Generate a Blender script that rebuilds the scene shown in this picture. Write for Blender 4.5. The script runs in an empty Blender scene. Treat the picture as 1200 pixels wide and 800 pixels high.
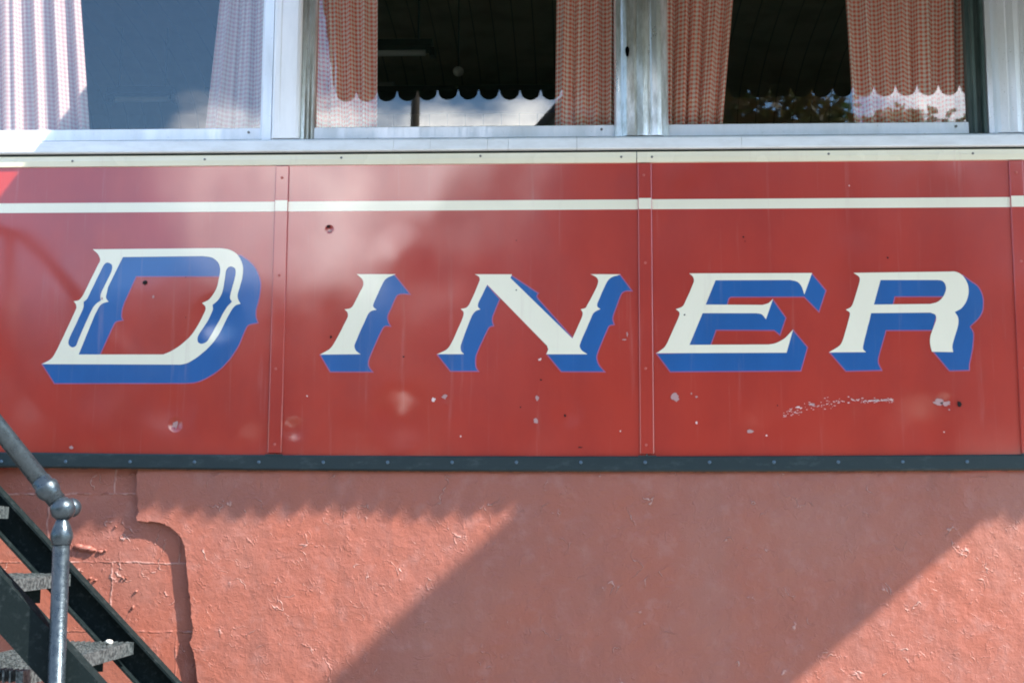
import bpy, bmesh, math, random
from mathutils import Vector, Matrix, noise
from mathutils.geometry import tessellate_polygon
random.seed(7)
scene = bpy.context.scene
col = scene.collection
rad = math.radians
# ------------------------------------------------------------------ camera
CAM = Vector((0, -4.0, 1.55)); FPX = 1600.0
pitch, yaw, roll = rad(7.65), rad(2.62), rad(0.258)
F = Vector((-math.sin(yaw)*math.cos(pitch), math.cos(yaw)*math.cos(pitch), math.sin(pitch)))
R0 = Vector((math.cos(yaw), math.sin(yaw), 0)); U0 = R0.cross(F)
RR = R0*math.cos(roll)+U0*math.sin(roll); UU = -R0*math.sin(roll)+U0*math.cos(roll)
cd = bpy.data.cameras.new('camera'); cam = bpy.data.objects.new('camera', cd); col.objects.link(cam)
cd.sensor_width = 36; cd.lens = 36*FPX/1200; cd.clip_end = 2000; cd.clip_start = 0.05
m = Matrix((RR, UU, -F)).transposed().to_4x4(); m.translation = CAM; cam.matrix_world = m
cd.dof.use_dof = True; cd.dof.focus_distance = 4.0; cd.dof.aperture_fstop = 9.0
scene.camera = cam
# ------------------------------------------------------------------ light
SUN_A, SUN_K = 1.97, 2.085          # sideways and downward travel of sunlight per metre towards the wall
sd = Vector((-SUN_A, 1, -SUN_K)).normalized()
sl = bpy.data.lights.new('sun', 'SUN'); sl.energy = 4.1; sl.angle = rad(0.53); sl.color = (1, .93, .84)
so = bpy.data.objects.new('sun', sl); col.objects.link(so); so.rotation_euler = sd.to_track_quat('-Z', 'Y').to_euler(); so.location = (6, -6, 9)
w = bpy.data.worlds.new('World'); scene.world = w; w.use_nodes = True
wn = w.node_tree; wn.nodes.clear()
def N(nt, t, **k):
    n = nt.nodes.new(t)
    for a, b in k.items(): setattr(n, a, b)
    return n
def skydir(px, py):                 # sky direction seen in the facade at a point of the picture
    d = F+RR*((px-600)/FPX)-UU*((py-400)/FPX); d.y = -d.y
    return d.normalized()
out = N(wn, 'ShaderNodeOutputWorld'); bg = N(wn, 'ShaderNodeBackground'); bg.inputs[1].default_value = 0.12
sky = N(wn, 'ShaderNodeTexSky', sky_type='NISHITA'); sky.sun_disc = False
sky.sun_elevation = math.atan2(SUN_K, math.hypot(SUN_A, 1)); sky.sun_rotation = math.atan2(SUN_A, -1)
sky.air_density = 1.0; sky.dust_density = 0.6; sky.ozone_density = 2.0
tc = N(wn, 'ShaderNodeTexCoord')
mp = N(wn, 'ShaderNodeMapping'); mp.inputs['Scale'].default_value = (1, 1, 2.0); mp.inputs['Location'].default_value = (.3, .1, .2)
nz = N(wn, 'ShaderNodeTexNoise'); nz.inputs['Scale'].default_value = 4.2; nz.inputs['Detail'].default_value = 9; nz.inputs['Roughness'].default_value = .58
wn.links.new(tc.outputs['Generated'], mp.inputs[0]); wn.links.new(mp.outputs[0], nz.inputs['Vector'])
acc = nz.outputs['Fac']
for (px, py, rd, amt) in [(215, 150, .05, .30), (500, 280, .065, .36), (330, 270, .06, .26), (640, 240, .05, .28), (560, 125, .03, -.10), (470, 125, .03, -.12), (120, 60, .11, -.30), (60, 150, .06, -.2), (1150, 120, .10, .2)]:
    vd = N(wn, 'ShaderNodeVectorMath', operation='DISTANCE'); vd.inputs[1].default_value = skydir(px, py)
    wn.links.new(tc.outputs['Generated'], vd.inputs[0])
    mr = N(wn, 'ShaderNodeMapRange', interpolation_type='SMOOTHSTEP'); mr.inputs[1].default_value = 0; mr.inputs[2].default_value = rd*1.6
    mr.inputs[3].default_value = amt; mr.inputs[4].default_value = 0
    wn.links.new(vd.outputs['Value'], mr.inputs[0])
    ad = N(wn, 'ShaderNodeMath', operation='ADD'); wn.links.new(acc, ad.inputs[0]); wn.links.new(mr.outputs[0], ad.inputs[1]); acc = ad.outputs[0]
cr = N(wn, 'ShaderNodeMapRange', interpolation_type='SMOOTHSTEP'); cr.inputs[1].default_value = .52; cr.inputs[2].default_value = .74
wn.links.new(acc, cr.inputs[0])
mx = N(wn, 'ShaderNodeMix', data_type='RGBA'); 
nz2 = N(wn, 'ShaderNodeTexNoise'); nz2.inputs['Scale'].default_value = 9; nz2.inputs['Detail'].default_value = 6; wn.links.new(mp.outputs[0], nz2.inputs['Vector'])
cm = N(wn, 'ShaderNodeMix', data_type='RGBA'); cm.inputs['A'].default_value = (12, 12, 13, 1); cm.inputs['B'].default_value = (25, 24, 23, 1)
cf = N(wn, 'ShaderNodeMapRange', interpolation_type='SMOOTHSTEP'); cf.inputs[1].default_value = .38; cf.inputs[2].default_value = .62
wn.links.new(nz2.outputs['Fac'], cf.inputs[0]); wn.links.new(cf.outputs[0], cm.inputs['Factor']); wn.links.new(cm.outputs['Result'], mx.inputs['B'])
wn.links.new(cr.outputs[0], mx.inputs['Factor']); tn = N(wn, 'ShaderNodeMix', data_type='RGBA', blend_type='MULTIPLY'); tn.inputs['Factor'].default_value = 1; tn.inputs['B'].default_value = (.84, 1.02, 1.12, 1); wn.links.new(sky.outputs[0], tn.inputs['A']); wn.links.new(tn.outputs['Result'], mx.inputs['A'])
wn.links.new(mx.outputs['Result'], bg.inputs[0]); wn.links.new(bg.outputs[0], out.inputs[0])
vs = scene.view_settings; vs.view_transform = 'Standard'; vs.look = 'None'; vs.gamma = 1; vs.use_curve_mapping = False; vs.exposure = 1.5
scene.cycles.filter_width = 1.9
scene.cycles.max_bounces = 10; scene.cycles.transparent_max_bounces = 12
# ------------------------------------------------------------------ helpers
def P(px, py, Y=0.0):               # the point on the plane y = Y that the photograph shows at (px, py)
    d = F+RR*((px-600)/FPX)-UU*((py-400)/FPX)
    t = (Y-CAM.y)/d.y
    return CAM+d*t
def M_(px, py, D):                  # the point at distance D in front of the facade seen mirrored at (px, py)
    p = P(px, py, D); p.y = -D; return p
def new(name, bm, mat=None, parent=None, smooth=False, loc=None):
    me = bpy.data.meshes.new(name); bm.to_mesh(me); bm.free()
    mats = mat if isinstance(mat, (list, tuple)) else [mat]
    for q in mats: me.materials.append(q)
    if smooth:
        for p in me.polygons: p.use_smooth = True
    o = bpy.data.objects.new(name, me); col.objects.link(o)
    if parent: o.parent = parent
    if loc is not None: o.location = loc
    return o
def empty(name, label, cat, group=None, loc=(0, 0, 0), rz=0):
    o = bpy.data.objects.new(name, None); col.objects.link(o); o.location = loc; o.rotation_euler.z = rz
    o['label'] = label; o['category'] = cat
    if group: o['group'] = group
    return o
def tag(o, label=None, cat=None, group=None, kind=None):
    for k, v in (('label', label), ('category', cat), ('group', group), ('kind', kind)):
        if v: o[k] = v
    return o
def box(bm, a, b, bev=0.0, mi=0):
    a, b = [min(p, q) for p, q in zip(a, b)], [max(p, q) for p, q in zip(a, b)]
    vs_ = [bm.verts.new((x, y, z)) for x in (a[0], b[0]) for y in (a[1], b[1]) for z in (a[2], b[2])]
    fs = []
    for f in ((0, 1, 3, 2), (4, 6, 7, 5), (0, 4, 5, 1), (2, 3, 7, 6), (0, 2, 6, 4), (1, 5, 7, 3)):
        fc = bm.faces.new([vs_[i] for i in f]); fc.material_index = mi; fs.append(fc)
    if bev:
        es = list({e for f in fs for e in f.edges})
        r = bmesh.ops.bevel(bm, geom=es, offset=bev, segments=2, affect='EDGES', profile=.5)
        for f in r['faces']: f.material_index = mi
def BX(a, b, bev=0.0):
    bm = bmesh.new(); box(bm, a, b, bev); return bm
def tube(bm, pts, r, n=12, caps=True):
    pts = [Vector(p) for p in pts]; rs = r if isinstance(r, (list, tuple)) else [r]*len(pts)
    rings = []; prev = None
    for i, p in enumerate(pts):
        d = (pts[min(i+1, len(pts)-1)]-pts[max(i-1, 0)]).normalized()
        if prev is None:
            s = d.cross(Vector((0, 1, 0)) if abs(d.y) < .9 else Vector((1, 0, 0))).normalized()
        else: s = (prev-d*prev.dot(d)).normalized()
        prev = s; t = d.cross(s)
        rings.append([bm.verts.new(p+(s*math.cos(a)+t*math.sin(a))*rs[i]) for a in [2*math.pi*k/n for k in range(n)]])
    for a, b in zip(rings, rings[1:]):
        for k in range(n): bm.faces.new((a[k], a[(k+1) % n], b[(k+1) % n], b[k]))
    if caps: bm.faces.new(rings[0][::-1]); bm.faces.new(rings[-1])
def lathe_z(bm, c, prof, n=24):     # prof: (radius, height)
    tube(bm, [Vector(c)+Vector((0, 0, h)) for _, h in prof], [max(r, 1e-4) for r, _ in prof], n)
def ball(bm, c, r, sx=1, sy=1, sz=1, sub=3):
    bmesh.ops.create_icosphere(bm, subdivisions=sub, radius=r, matrix=Matrix.Translation(c) @ Matrix.Diagonal((sx, sy, sz, 1)))
def prism_x(bm, prof, x0, x1):      # profile in (y, z) swept along x
    a = [bm.verts.new((x0, y, z)) for y, z in prof]; b = [bm.verts.new((x1, y, z)) for y, z in prof]
    n = len(prof); bm.faces.new(a); bm.faces.new(b[::-1])
    for i in range(n): bm.faces.new((a[i], b[i], b[(i+1) % n], a[(i+1) % n]))
def prism_z(bm, prof, z0, z1):      # profile in (x, y) swept along z
    a = [bm.verts.new((x, y, z0)) for x, y in prof]; b = [bm.verts.new((x, y, z1)) for x, y in prof]
    n = len(prof); bm.faces.new(a[::-1]); bm.faces.new(b)
    for i in range(n): bm.faces.new((a[i], a[(i+1) % n], b[(i+1) % n], b[i]))
def fixn(bm): bmesh.ops.recalc_face_normals(bm, faces=bm.faces[:]); return bm
# ------------------------------------------------------------------ materials
def mat(name, color, rough=.5, metal=0, coat=0, coat_rough=.05, spec=.5, ior=1.5, trans=0):
    m = bpy.data.materials.new(name); m.use_nodes = True
    b = m.node_tree.nodes['Principled BSDF']
    b.inputs['Base Color'].default_value = (*color, 1); b.inputs['Roughness'].default_value = rough
    b.inputs['Metallic'].default_value = metal; b.inputs['Coat Weight'].default_value = coat
    b.inputs['Coat Roughness'].default_value = coat_rough; b.inputs['Specular IOR Level'].default_value = spec
    b.inputs['IOR'].default_value = ior; b.inputs['Coat IOR'].default_value = 1.75
    return m, m.node_tree, b
def pos(nt): return N(nt, 'ShaderNodeNewGeometry').outputs['Position']
def noise_(nt, vec, scale, detail=4, rough=.5, stretch=None, dist=0):
    if stretch:
        mp = N(nt, 'ShaderNodeMapping'); mp.inputs['Scale'].default_value = stretch; nt.links.new(vec, mp.inputs[0]); vec = mp.outputs[0]
    n = N(nt, 'ShaderNodeTexNoise'); n.inputs['Scale'].default_value = scale; n.inputs['Detail'].default_value = detail
    n.inputs['Roughness'].default_value = rough; n.inputs['Distortion'].default_value = dist; nt.links.new(vec, n.inputs['Vector'])
    return n.outputs['Fac']
def mrange(nt, v, a, b, c=0, d=1, smooth=True):
    m = N(nt, 'ShaderNodeMapRange'); m.interpolation_type = 'SMOOTHSTEP' if smooth else 'LINEAR'
    for i, x in enumerate((a, b, c, d)): m.inputs[i+1].default_value = x
    nt.links.new(v, m.inputs[0]); return m.outputs[0]
def math_(nt, op, a, b=None, c=None):
    m = N(nt, 'ShaderNodeMath', operation=op)
    for i, x in enumerate((a, b, c)):
        if x is None: continue
        if isinstance(x, (int, float)): m.inputs[i].default_value = x
        else: nt.links.new(x, m.inputs[i])
    return m.outputs[0]
def mixc(nt, fac, a, b):
    m = N(nt, 'ShaderNodeMix', data_type='RGBA')
    if isinstance(fac, (int, float)): m.inputs['Factor'].default_value = fac
    else: nt.links.new(fac, m.inputs['Factor'])
    for s, x in (('A', a), ('B', b)):
        if isinstance(x, tuple): m.inputs[s].default_value = (*x, 1)
        else: nt.links.new(x, m.inputs[s])
    return m.outputs['Result']
def bump(nt, h, dist, strength=1.0, normal=None):
    b = N(nt, 'ShaderNodeBump'); b.inputs['Distance'].default_value = dist; b.inputs['Strength'].default_value = strength
    nt.links.new(h, b.inputs['Height'])
    if normal is not None: nt.links.new(normal, b.inputs['Normal'])
    return b.outputs[0]
DENTS = [(206, 497, .014, 2.2), (195, 478, .060, 3.6), (120, 500, .07, -2.5), (300, 520, .05, 2), (470, 492, .065, 3.2), (900, 505, .06, 3.5), (1080, 500, .07, 3), (620, 520, .06, 2.2), (386, 269, .009, .8), (345, 503, .026, 2.0), (793, 465, .012, .6), (521, 467, .010, .5),
         (1000, 470, .03, -.8), (629, 466, .008, .4), (470, 300, .06, -1.2), (665, 485, .03, 1.8), (255, 375, .05, 2.5), (1110, 470, .02, .8), (800, 205, .035, -1.3), (1000, 300, .05, -1)]
def sheet_bump(nt, dents=True):
    p = pos(nt)
    h = math_(nt, 'MULTIPLY', noise_(nt, p, 2.2, 1, .3, (1, 1, .75)), 7.5)
    h = math_(nt, 'ADD', h, math_(nt, 'MULTIPLY', noise_(nt, p, 7, 0, .5, (1.2, 1, .8)), .5))
    if dents:
        for (px, py, r, a) in DENTS:
            q = P(px, py); d = N(nt, 'ShaderNodeVectorMath', operation='DISTANCE'); d.inputs[1].default_value = q; nt.links.new(p, d.inputs[0])
            h = math_(nt, 'ADD', h, mrange(nt, d.outputs['Value'], 0, r*1.8, -a, 0))
    return bump(nt, h, .001), p
def paint(name, c1, c2, coat=1.0, crough=.095, dirt=.0):
    m, nt, b = mat(name, c1, .38, coat=coat, coat_rough=crough)
    nrm, p = sheet_bump(nt)
    nt.links.new(nrm, b.inputs['Normal']); nt.links.new(nrm, b.inputs['Coat Normal'])
    v = noise_(nt, p, 5, 5, .6, (1, 1, .5))
    c = mixc(nt, mrange(nt, v, .35, .68), c1, c2)
    st = noise_(nt, p, 34, 5, .65, (1, 1, .05))
    c = mixc(nt, math_(nt, 'MULTIPLY', mrange(nt, st, .56, .8), .22), c, (.55, .33, .30))
    sp = noise_(nt, p, 420, 3, .6)
    c = mixc(nt, math_(nt, 'MULTIPLY', mrange(nt, sp, .66, .76), .35), c, (.12, .03, .025))
    nt.links.new(c, b.inputs['Base Color'])
    cw = mrange(nt, noise_(nt, p, 6, 3, .5), .3, .75, crough*.85, crough*1.6)
    nt.links.new(cw, b.inputs['Coat Roughness'])
    return m
RED = paint('red_enamel', (.47, .030, .012), (.40, .023, .010))
BLUE = paint('blue_signpaint', (.005, .105, .35), (.004, .09, .30), .8)
LILAC = paint('lilac_outline_paint', (.40, .11, .24), (.36, .10, .21), .8)
CREAM = paint('cream_signpaint', (.93, .865, .67), (.90, .83, .64), .8)
CREAMT = paint('cream_trim_paint', (.91, .85, .65), (.86, .79, .60), .6, .2)
m, nt, b = mat('aluminium', (.74, .76, .79), .32, .35); p = pos(nt)
v = noise_(nt, p, 14, 6, .65, (1, 1, .25)); c = mixc(nt, mrange(nt, v, .35, .75), (.88, .90, .94), (.76, .78, .80))
sp = noise_(nt, p, 130, 4, .6); c = mixc(nt, math_(nt, 'MULTIPLY', mrange(nt, sp, .64, .74), .5), c, (.30, .29, .26)); nt.links.new(c, b.inputs['Base Color'])
nt.links.new(mrange(nt, v, .3, .8, .30, .52), b.inputs['Roughness'])
nt.links.new(bump(nt, noise_(nt, p, 9, 2, .5, (6, 1, .4)), .0015), b.inputs['Normal']); ALU = m
m, nt, b = mat('glare_white_pilaster', (.9, .91, .93), .3, .08); p = pos(nt)  # bright reflection on the aluminium post put into its white colour
nt.links.new(mixc(nt, mrange(nt, noise_(nt, p, 18, 5, .65, (1, 1, .2)), .35, .8), (.93, .94, .96), (.82, .83, .85)), b.inputs['Base Color']); PILW = m
m, nt, b = mat('worn_aluminium', (.6, .6, .58), .36, .75); p = pos(nt)
v = noise_(nt, p, 11, 6, .7, (1.3, 1, .3)); c = mixc(nt, mrange(nt, v, .42, .62), (.86, .87, .86), (.48, .47, .43)); nt.links.new(c, b.inputs['Base Color'])
nt.links.new(mrange(nt, v, .3, .8, .26, .55), b.inputs['Roughness'])
nt.links.new(bump(nt, noise_(nt, p, 16, 3, .5, (7, 1, .4)), .002), b.inputs['Normal']); ALUW = m
m, nt, b = mat('white_sill_metal', (.80, .82, .84), .34); p = pos(nt)
c = mixc(nt, mrange(nt, noise_(nt, p, 30, 5, .7, (.3, 1, 1)), .35, .8), (.86, .89, .92), (.72, .74, .75)); nt.links.new(c, b.inputs['Base Color']); SILL = m
m, nt, b = mat('dark_green_band', (.022, .034, .036), .42); p = pos(nt)
c = mixc(nt, mrange(nt, noise_(nt, p, 45, 5, .7, (.4, 1, 1)), .5, .78), (.012, .027, .031), (.045, .065, .068)); nt.links.new(c, b.inputs['Base Color'])
nt.links.new(bump(nt, noise_(nt, p, 120, 3, .6), .0006), b.inputs['Normal']); BAND = m
SEAL = mat('dark_gasket', (.018, .03, .028), .5)[0]
SCREW = mat('screw_steel', (.20, .19, .18), .45, .8)[0]
BOLT = mat('bolt_head', (.12, .19, .26), .35, .5)[0]
HOLE = mat('hole_dark', (.01, .006, .005), .9)[0]
CHIP = mat('primer_grey', (.46, .26, .245), .6)[0]
CHIPW = mat('scrape_glint_paint', (.80, .58, .54), .45)[0]
DRIP = mat('faint_drip', (.50, .10, .075), .4)[0]
RAILM = None
m, nt, b = mat('galvanised_pipe', (.40, .46, .50), .30, .7); p = pos(nt)
v = noise_(nt, p, 70, 5, .65); c = mixc(nt, mrange(nt, v, .35, .7), (.05, .068, .082), (.075, .098, .114)); nt.links.new(c, b.inputs['Base Color'])
nt.links.new(mrange(nt, v, .3, .7, .24, .42), b.inputs['Roughness']); nt.links.new(bump(nt, noise_(nt, p, 150, 3, .6), .0006), b.inputs['Normal']); PIPE = m
m, nt, b = mat('stair_paint', (.02, .03, .033),   .75, spec=.12); p = pos(nt)
c = mixc(nt, mrange(nt, noise_(nt, p, 60, 5, .7), .5, .75), (.007, .013, .014), (.03, .04, .042)); nt.links.new(c, b.inputs['Base Color'])
nt.links.new(bump(nt, noise_(nt, p, 90, 3, .6), .0008), b.inputs['Normal']); STAIR = m
m, nt, b = mat('worn_grating', (.25, .28, .28), .5, .3); p = pos(nt)
c = mixc(nt, mrange(nt, noise_(nt, p, 90, 4, .7), .4, .6), (.03, .042, .046), (.14, .165, .17)); nt.links.new(c, b.inputs['Base Color']); GRATE = m
# painted masonry
def masonry(name, layer):
    m, nt, b = mat(name, (.4, .15, .12), .5, spec=.45); p = pos(nt)
    big = noise_(nt, p, 3.2, 5, .55); c = mixc(nt, mrange(nt, big, .3, .7), (.36, .114, .075), (.315, .116, .086))
    med = noise_(nt, p, 17, 6, .65); c = mixc(nt, math_(nt, 'MULTIPLY', mrange(nt, med,   .50, .72), .38), c, (.40, .19, .16))
    dk = noise_(nt, p, 7, 4, .5, (1, 1, .6)); c = mixc(nt, math_(nt, 'MULTIPLY', mrange(nt, dk, .62, .8), .45), c, (.24, .08, .055))
    # trowel ridges: thin curved lines where two warped noise fields meet
    wp = N(nt, 'ShaderNodeVectorMath', operation='ADD')
    wn_ = N(nt, 'ShaderNodeTexNoise'); wn_.inputs['Scale'].default_value = 16; wn_.inputs['Detail'].default_value = 3; nt.links.new(p, wn_.inputs['Vector'])
    sc = N(nt, 'ShaderNodeVectorMath', operation='SCALE'); sc.inputs['Scale'].default_value = .09; nt.links.new(wn_.outputs['Color'], sc.inputs[0])
    nt.links.new(p, wp.inputs[0]); nt.links.new(sc.outputs[0], wp.inputs[1])
    def ridge(scale, wdt):
        n = noise_(nt, wp.outputs[0], scale, 2, .4)
        a = math_(nt, 'ABSOLUTE', math_(nt, 'SUBTRACT', n, .5)); return mrange(nt, a, 0, wdt, 1, 0)
    gate = mrange(nt, noise_(nt, p, 9, 2, .5), .48, .66)
    gate2 = mrange(nt, noise_(nt, p, 26, 2, .5), .42, .60)
    r1 = math_(nt, 'MULTIPLY', math_(nt, 'MULTIPLY', ridge(13, .016), gate), gate2)
    r2 = math_(nt, 'MULTIPLY', math_(nt, 'MULTIPLY', ridge(29, .03), gate2), .55)
    vor = N(nt, 'ShaderNodeTexVoronoi'); vor.inputs['Scale'].default_value = 42; nt.links.new(wp.outputs[0], vor.inputs['Vector'])
    pim = math_(nt, 'MULTIPLY', mrange(nt, vor.outputs['Distance'], .0, .32, 1, 0), mrange(nt, noise_(nt, p, 13, 2, .5), .56, .68))
    h = math_(nt, 'ADD', math_(nt, 'MULTIPLY', r1, 2.2), math_(nt, 'MULTIPLY', r2, .9))
    h = math_(nt, 'ADD', h, math_(nt, 'MULTIPLY', pim, .9))
    h = math_(nt, 'ADD', h, math_(nt, 'MULTIPLY', noise_(nt, p, 11, 5, .55), 5.0 if layer else 3.0))
    h = math_(nt, 'ADD', h, math_(nt, 'MULTIPLY', noise_(nt, p, 75, 5, .65), 1.3))
    h = math_(nt, 'ADD', h, math_(nt, 'MULTIPLY', noise_(nt, p, 420, 3, .6), .16))
    if not layer:
        mp = N(nt, 'ShaderNodeMapping'); mp.inputs['Rotation'].default_value = (rad(90), 0, 0); mp.inputs['Location'].default_value = (.06, 0, 0)
        wig = N(nt, 'ShaderNodeVectorMath', operation='ADD'); s2 = N(nt, 'ShaderNodeVectorMath', operation='SCALE'); s2.inputs['Scale'].default_value = .018
        nt.links.new(wn_.outputs['Color'], s2.inputs[0]); nt.links.new(p, wig.inputs[0]); nt.links.new(s2.outputs[0], wig.inputs[1])
        cx = N(nt, 'ShaderNodeSeparateXYZ'); nt.links.new(wig.outputs[0], cx.inputs[0]); cc = N(nt, 'ShaderNodeCombineXYZ')
        nt.links.new(math_(nt, 'ADD', cx.outputs['X'], 6.155+.0), cc.inputs['X']); nt.links.new(math_(nt, 'ADD', cx.outputs['Z'], .155), cc.inputs['Y'])
        br = N(nt, 'ShaderNodeTexBrick'); br.inputs['Scale'].default_value = 1; br.inputs['Brick Width'].default_value = .40; br.inputs['Row Height'].default_value = .20
        br.inputs['Mortar Size'].default_value = .004; br.inputs['Mortar Smooth'].default_value = .7; nt.links.new(cc.outputs[0], br.inputs['Vector'])
        h = math_(nt, 'ADD', h, math_(nt, 'MULTIPLY', math_(nt, 'MULTIPLY', br.outputs['Fac'], gate2), 1.6))
        h = math_(nt, 'ADD', h, math_(nt, 'MULTIPLY', br.outputs['Fac'], .25)); joint = math_(nt, 'MULTIPLY', math_(nt, 'MULTIPLY', br.outputs['Fac'], mrange(nt, noise_(nt, p, 19, 3, .6), .42, .58)), .32)
    pale = math_(nt, 'MULTIPLY', mrange(nt, math_(nt, 'ADD', r1, math_(nt, 'MULTIPLY', r2, .6)), .25, .9), .5)  # sunlit highlights along the ridges mixed into the colour
    if not layer: pale = math_(nt, 'MAXIMUM', pale, joint)
    c = mixc(nt, pale, c, (.72, .50, .45))
    c = mixc(nt, math_(nt, 'MULTIPLY', mrange(nt, noise_(nt, p, 8, 5, .65, (1, 1, .12)), .54, .76), .35), c, (.20, .085, .065))
    c = mixc(nt, math_(nt, 'MULTIPLY', mrange(nt, noise_(nt, p, 1.7, 4, .6), .50, .66), .30), c, (.36, .17, .13))
    nt.links.new(c, b.inputs['Base Color']); nt.links.new(bump(nt, h, .0016, 1), b.inputs['Normal'])
    nt.links.new(mrange(nt, med, .3, .7, .30, .50), b.inputs['Roughness'])
    return m
STUCCO = masonry('painted_stucco', True); BLOCK = masonry('painted_block', False)
# glass
m = bpy.data.materials.new('window_glass'); m.use_nodes = True; nt = m.node_tree; nt.nodes.clear()
o_ = N(nt, 'ShaderNodeOutputMaterial'); ms = N(nt, 'ShaderNodeMixShader'); tr = N(nt, 'ShaderNodeBsdfTransparent'); gl = N(nt, 'ShaderNodeBsdfGlossy')
tr.inputs[0].default_value = (.95, .97, .96, 1); gl.inputs['Roughness'].default_value = .012; gl.inputs[0].default_value = (1, 1, 1, 1)
fr = N(nt, 'ShaderNodeLayerWeight'); fm = math_(nt, 'ADD', math_(nt, 'MULTIPLY', math_(nt, 'POWER', fr.outputs['Facing'], 5), .85), .074)
p = pos(nt); bn = bump(nt, noise_(nt, p, 1.6, 1, .4), .0006); nt.links.new(bn, gl.inputs['Normal'])
nt.links.new(fm, ms.inputs[0]); nt.links.new(tr.outputs[0], ms.inputs[1]); nt.links.new(gl.outputs[0], ms.inputs[2]); nt.links.new(ms.outputs[0], o_.inputs[0]); GLASS = m
# gingham
def gingham(name, pale, dark):
  m, nt, b = mat(name, (.7, .3, .2), .85, spec=.2)
  uv = N(nt, 'ShaderNodeUVMap'); sx = N(nt, 'ShaderNodeSeparateXYZ'); nt.links.new(uv.outputs[0], sx.inputs[0])
  def sq(v, pitch):
      return mrange(nt, math_(nt, 'SINE', math_(nt, 'MULTIPLY', v, 2*math.pi/pitch)), -.35, .35)
  a_ = sq(sx.outputs['X'], .0145); b_ = sq(sx.outputs['Y'], .0145)
  c = mixc(nt, math_(nt, 'MULTIPLY', math_(nt, 'ADD', a_, b_), .5), pale, dark); nt.links.new(c, b.inputs['Base Color'])
  tl = N(nt, 'ShaderNodeBsdfTranslucent'); nt.links.new(c, tl.inputs[0]); ms = N(nt, 'ShaderNodeMixShader'); ms.inputs[0].default_value = .12
  nt.links.new(b.outputs[0], ms.inputs[1]); nt.links.new(tl.outputs[0], ms.inputs[2]); nt.links.new(ms.outputs[0], nt.nodes['Material Output'].inputs[0]); return m
GING = gingham('gingham_cotton', (.97, .86, .76), (.88, .18, .105)); GINGP = gingham('sky_veiled_gingham', (.74, .64, .62), (.64, .36, .38))  # second cloth carries the window's sky reflection in its paler colour
# interior, street
m, nt, b = mat('ceiling_boards', (.10, .07, .045), .5); p = pos(nt); s = N(nt, 'ShaderNodeSeparateXYZ'); nt.links.new(p, s.inputs[0])
g = math_(nt, 'PINGPONG', s.outputs['X'], .0475); c = mixc(nt, mrange(nt, g, .0, .004), (.20, .15, .10), (.52, .40, .26))
c = mixc(nt, mrange(nt, noise_(nt, p, 6, 4, .6), .4, .7), c, (.40, .30, .19)); c2 = mixc(nt, mrange(nt, g, .0, .004), (.17, .13, .085), c); nt.links.new(c2, b.inputs['Base Color']); BOARD = m
DARKW = mat('dark_wall_paint', (.30, .23, .15), .6)[0]
INFL = mat('diner_floor', (.10, .08, .07), .5)[0]
ENAMEL = mat('lamp_enamel', (.75, .74, .68), .35)[0]
CORN = mat('dark_trim', (.025, .022, .018), .5)[0]
COUNTER = mat('counter_top', (.35, .32, .28), .3)[0]
def rough_mat(name, c1, c2, scale, rough=.8, bumpd=.004, st=None):
    m, nt, b = mat(name, c1, rough, spec=.3); p = pos(nt); v = noise_(nt, p, scale, 6, .65, st)
    nt.links.new(mixc(nt, mrange(nt, v, .35, .68), c1, c2), b.inputs['Base Color']); nt.links.new(bump(nt, v, bumpd), b.inputs['Normal']); return m
CONC = rough_mat('concrete', (.36, .34, .31), (.28, .265, .24), 6); ASPH = rough_mat('asphalt', (.05, .05, .052), (.075, .073, .07), 20)
GRASS = rough_mat('lawn', (.05, .09, .025), (.08, .11, .035), 9); PAINTW = mat('road_paint', (.75, .75, .7), .6)[0]
BARK = rough_mat('bark', (.12, .085, .06), (.07, .05, .035), 14, .9, .02, (1, 1, .2))
CLAP = rough_mat('grey_clapboard', (.24, .25, .25), (.20, .21, .21), 5); SHING = rough_mat('slate_shingles', (.06, .06, .065), (.09, .085, .085), 30)
CANVAS = rough_mat('green_canvas', (.035, .075, .055), (.03, .06, .045), 12); BLOCKERM = rough_mat('blocker_enamel', (.40, .10, .06), (.35, .08, .05), 5, .4)
ROOFM = rough_mat('roof_tar', (.08, .08, .08), (.11, .11, .10), 8); WOODP = rough_mat('pole_wood', (.14, .11, .08), (.09, .07, .05), 12, .9, .01, (1, 1, .1))
def leafm(name, c1, c2):
    m, nt, b = mat(name, c1, .55, spec=.3); p = pos(nt)
    c = mixc(nt, mrange(nt, noise_(nt, p, 2.2, 4, .7), .35, .65), c1, c2); nt.links.new(c, b.inputs['Base Color'])
    tl = N(nt, 'ShaderNodeBsdfTranslucent'); nt.links.new(c, tl.inputs[0]); ms = N(nt, 'ShaderNodeMixShader'); ms.inputs[0].default_value = .35
    nt.links.new(b.outputs[0], ms.inputs[1]); nt.links.new(tl.outputs[0], ms.inputs[2]); nt.links.new(ms.outputs[0], nt.nodes['Material Output'].inputs[0]); return m
LEAF = [leafm('maple_leaves', (.06, .11, .03), (.10, .14, .03)), leafm('autumn_leaves', (.14, .07, .02), (.07, .10, .03))]
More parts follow.
